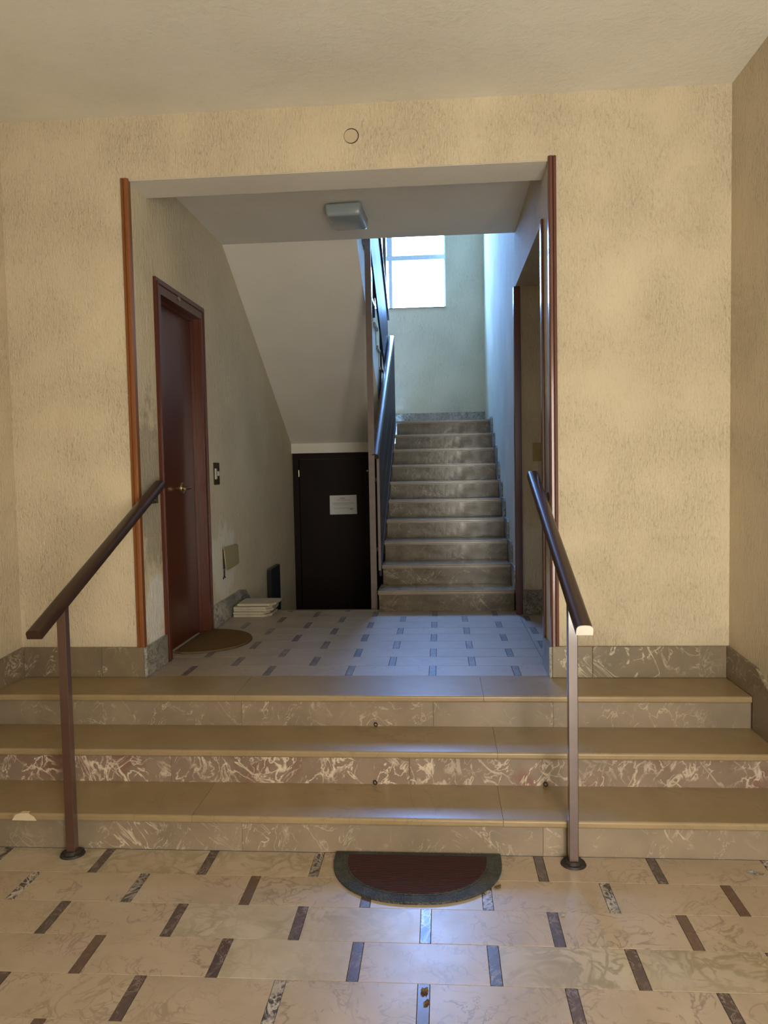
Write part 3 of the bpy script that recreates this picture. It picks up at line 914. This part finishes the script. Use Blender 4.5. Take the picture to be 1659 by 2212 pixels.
jb = thing('junction_box_cover', 'beige square cover hanging loose on the left wall above the slab stack', 'cover', (OL, 1.6, 0.43))
obj('plate', prism([(1.425, 0.520), (1.50, 0.515), (1.765, 0.512), (1.80, 0.50), (1.815, 0.37), (1.80, 0.36), (1.53, 0.352), (1.47, 0.355)], 'x',
                   OL + 0.012, OL + 0.02, 0.002), 'cover', jb)
obj('recess', box(OL + 0.0005, OL + 0.012, 1.45, 1.79, 0.365, 0.505), 'black', jb)
cb = cyl((OL + 0.006, 1.46, 0.36), (OL + 0.009, 1.45, 0.315), 0.005, n=8)
add_cyl(cb, (OL + 0.009, 1.45, 0.318), (OL + 0.008, 1.425, 0.30), 0.004, n=8)
add_cyl(cb, (OL + 0.009, 1.45, 0.318), (OL + 0.008, 1.475, 0.302), 0.004, n=8)
obj('wire_end', cb, 'black', jb)

# ------------------------------------------------------------------ stack of marble offcuts on the landing
stack = [(-1.253, -0.985, 1.585, 1.83, 0.0, 'bottom slab of the marble offcut stack by the left wall'),
         (-1.254, -1.00, 1.582, 1.835, 0.019, 'second slab from the bottom of the marble offcut stack'),
         (-1.25, -0.975, 1.59, 1.84, 0.038, 'third slab from the bottom of the marble offcut stack'),
         (-1.252, -0.98, 1.583, 1.845, 0.056, 'fourth slab from the bottom of the marble offcut stack'),
         (-1.225, -0.955, 1.60, 1.85, 0.076, 'topmost pale slab, shifted to the right on the marble offcut stack')]
for x0, x1, y0, y1, z, lab in stack:
    rnd = random.Random(lab)
    out = []
    for (xa, yaa), (xb, ybb) in (((x0, y0), (x1, y0)), ((x1, y0), (x1, y1)), ((x1, y1), (x0, y1)), ((x0, y1), (x0, y0))):
        for i in range(4):
            t = i / 4
            j = 0.0 if xa == xb == x0 else rnd.uniform(-0.004, 0.004)
            out.append((xa + (xb - xa) * t + abs(j), yaa + (ybb - yaa) * t + abs(j)))
    # one broken corner
    out[4] = (x1 - 0.035, y0 + 0.004)
    o = obj('stone_slab', prism(out, 'z', z, z + 0.0165, 0.0015), 'slab', origin=(x0, y0, z))
    tag(o, lab, 'stone slab', 'marble offcuts stacked on the landing')

# dark board leaning in the cellar stairs
lb = thing('leaning_board', 'blue-black board standing against the left wall behind the slab stack', 'board', (-1.24, 2.9, -4 * HS))
obj('board', box(OL + bt + 0.002, OL + bt + 0.036, 2.74, 3.10, -4 * HS + 0.001, 0.195, 0.003), 'board', lb)
obj('edge_strip', box(OL + bt + 0.002, OL + bt + 0.034, 2.733, 2.74, -4 * HS + 0.001, 0.185, 0.001), 'steel', lb)

# ------------------------------------------------------------------ mats


def half_moon(cx, yb, rx, ry, s, n=36, flat=0.0):
    pts = []
    for i in range(n + 1):
        a = math.pi * i / n
        ca = math.cos(a)
        sa = math.sin(a)
        pts.append((cx + s * rx * math.copysign(abs(ca) ** 0.86, ca), yb - s * (flat + (ry - flat) * sa ** 0.93)))
    return [(cx - s * rx * 1.0, yb)] * 0 + [(cx + s * rx, yb)] + pts + [(cx - s * rx, yb)]


mt = thing('doormat', 'half-moon black rubber mat with maroon ribbed centre at the foot of the steps', 'doormat', (0.14, -1.07, FL))
outer = half_moon(0.140, RIS[2] - 0.006, 0.317, 0.345, 1, flat=0.05)
inner = half_moon(0.139, RIS[2] - 0.038, 0.262, 0.262, 1, flat=0.012)
obj('border', prism(outer, 'z', FL + 0.0005, FL + 0.010, 0.003), 'rubber', mt, smooth=True)
for sc, zz in ((1.0, 0.0), (0.0, 0.0)):
    if sc:
        lip = half_moon(0.139, RIS[2] - 0.032, 0.27, 0.274, 1, flat=0.014)
        obj('inner_lip', prism(lip, 'z', FL + 0.010, FL + 0.0125, 0.001), 'rubber', mt)
obj('ribbed_centre', prism(inner, 'z', FL + 0.0125, FL + 0.0145, 0.0007), 'ribs', mt)

cm = thing('doormat', 'brown half-oval coir mat in front of the mahogany door', 'doormat', (-1.15, 0.81, 0))
pts = [(OL - 0.03, 0.50), (OL + 0.018, 0.485)]
for i in range(33):
    a = -math.pi / 2 + math.pi * i / 32
    pts.append((OL + 0.02 + 0.325 * max(0.0, math.cos(a)) ** 0.9, 0.80 + 0.325 * math.sin(a)))
pts += [(OL - 0.03, 1.06)]
obj('pile', prism(pts, 'z', 0.0005, 0.012, 0.003), 'coir', cm, smooth=True)
pts2 = [(x if x < OL else x + 0.004, y) for x, y in pts]
obj('backing', prism([(OL - 0.03 if x < OL else OL + 0.02 + (x - OL - 0.02) * 1.012, 0.80 + (y - 0.80) * 1.01) for x, y in pts], 'z', 0.0002, 0.004), 'rubber', cm)

# ------------------------------------------------------------------ litter on the floor


def crumple(name, x, y, z, lx_, ly_, hgt, mat, rot, label, cat, group=None, seed=1):
    r = random.Random(seed)
    bm = bmesh.new()
    n, k = 7, 4
    g = []
    for i in range(n):
        row = []
        for j in range(k):
            u = i / (n - 1) - 0.5
            v = j / (k - 1) - 0.5
            wv = ly_ * (1 - (2 * abs(u)) ** 2 * 0.75)
            px_, py_ = u * lx_ + r.uniform(-.06, .06) * lx_, v * wv + r.uniform(-.08, .08) * ly_
            row.append(bm.verts.new((x + px_ * math.cos(rot) - py_ * math.sin(rot), y + px_ * math.sin(rot) + py_ * math.cos(rot),
                                     z + 0.0015 + hgt * r.random() * (0.4 + abs(v)))))
        g.append(row)
    fs = []
    for i in range(n - 1):
        for j in range(k - 1):
            fs.append(bm.faces.new((g[i][j], g[i + 1][j], g[i + 1][j + 1], g[i][j + 1])))
    ret = bmesh.ops.solidify(bm, geom=fs, thickness=0.0008)
    mz = min(v.co.z for v in bm.verts)
    bmesh.ops.translate(bm, verts=bm.verts[:], vec=(0, 0, z + 0.0003 - mz))
    return tag(obj(name, bm, mat, origin=(x, y, z)), label, cat, group)


crumple('foil_scrap', 1.365, -1.005, FL, 0.055, 0.016, 0.012, 'foil', -0.25, 'torn silver foil scrap on the floor at the right edge', 'litter', seed=3)
crumple('dry_leaf', 0.182, -1.688, FL, 0.022, 0.026, 0.012, 'leaf', 0.4, 'curled dry leaf on the floor in front of the mat, larger of the two', 'leaf', 'dry leaf bits', 5)
crumple('dry_leaf', 0.187, -1.735, FL, 0.032, 0.014, 0.006, 'leaf', 1.2, 'small dry leaf scrap nearest the bottom of the picture', 'leaf', 'dry leaf bits', 9)
crumple('dry_leaf', 0.43, -1.13, FL, 0.03, 0.02, 0.01, 'leaf', 0.6, 'small dry leaf scrap just right of the half-moon mat', 'leaf', 'dry leaf bits', 11)
crumple('stone_chip', 0.632, -1.297, FL, 0.014, 0.014, 0.006, 'chip', 0.2, 'tiny white chip on the floor in front of the right handrail', 'chip', seed=2)
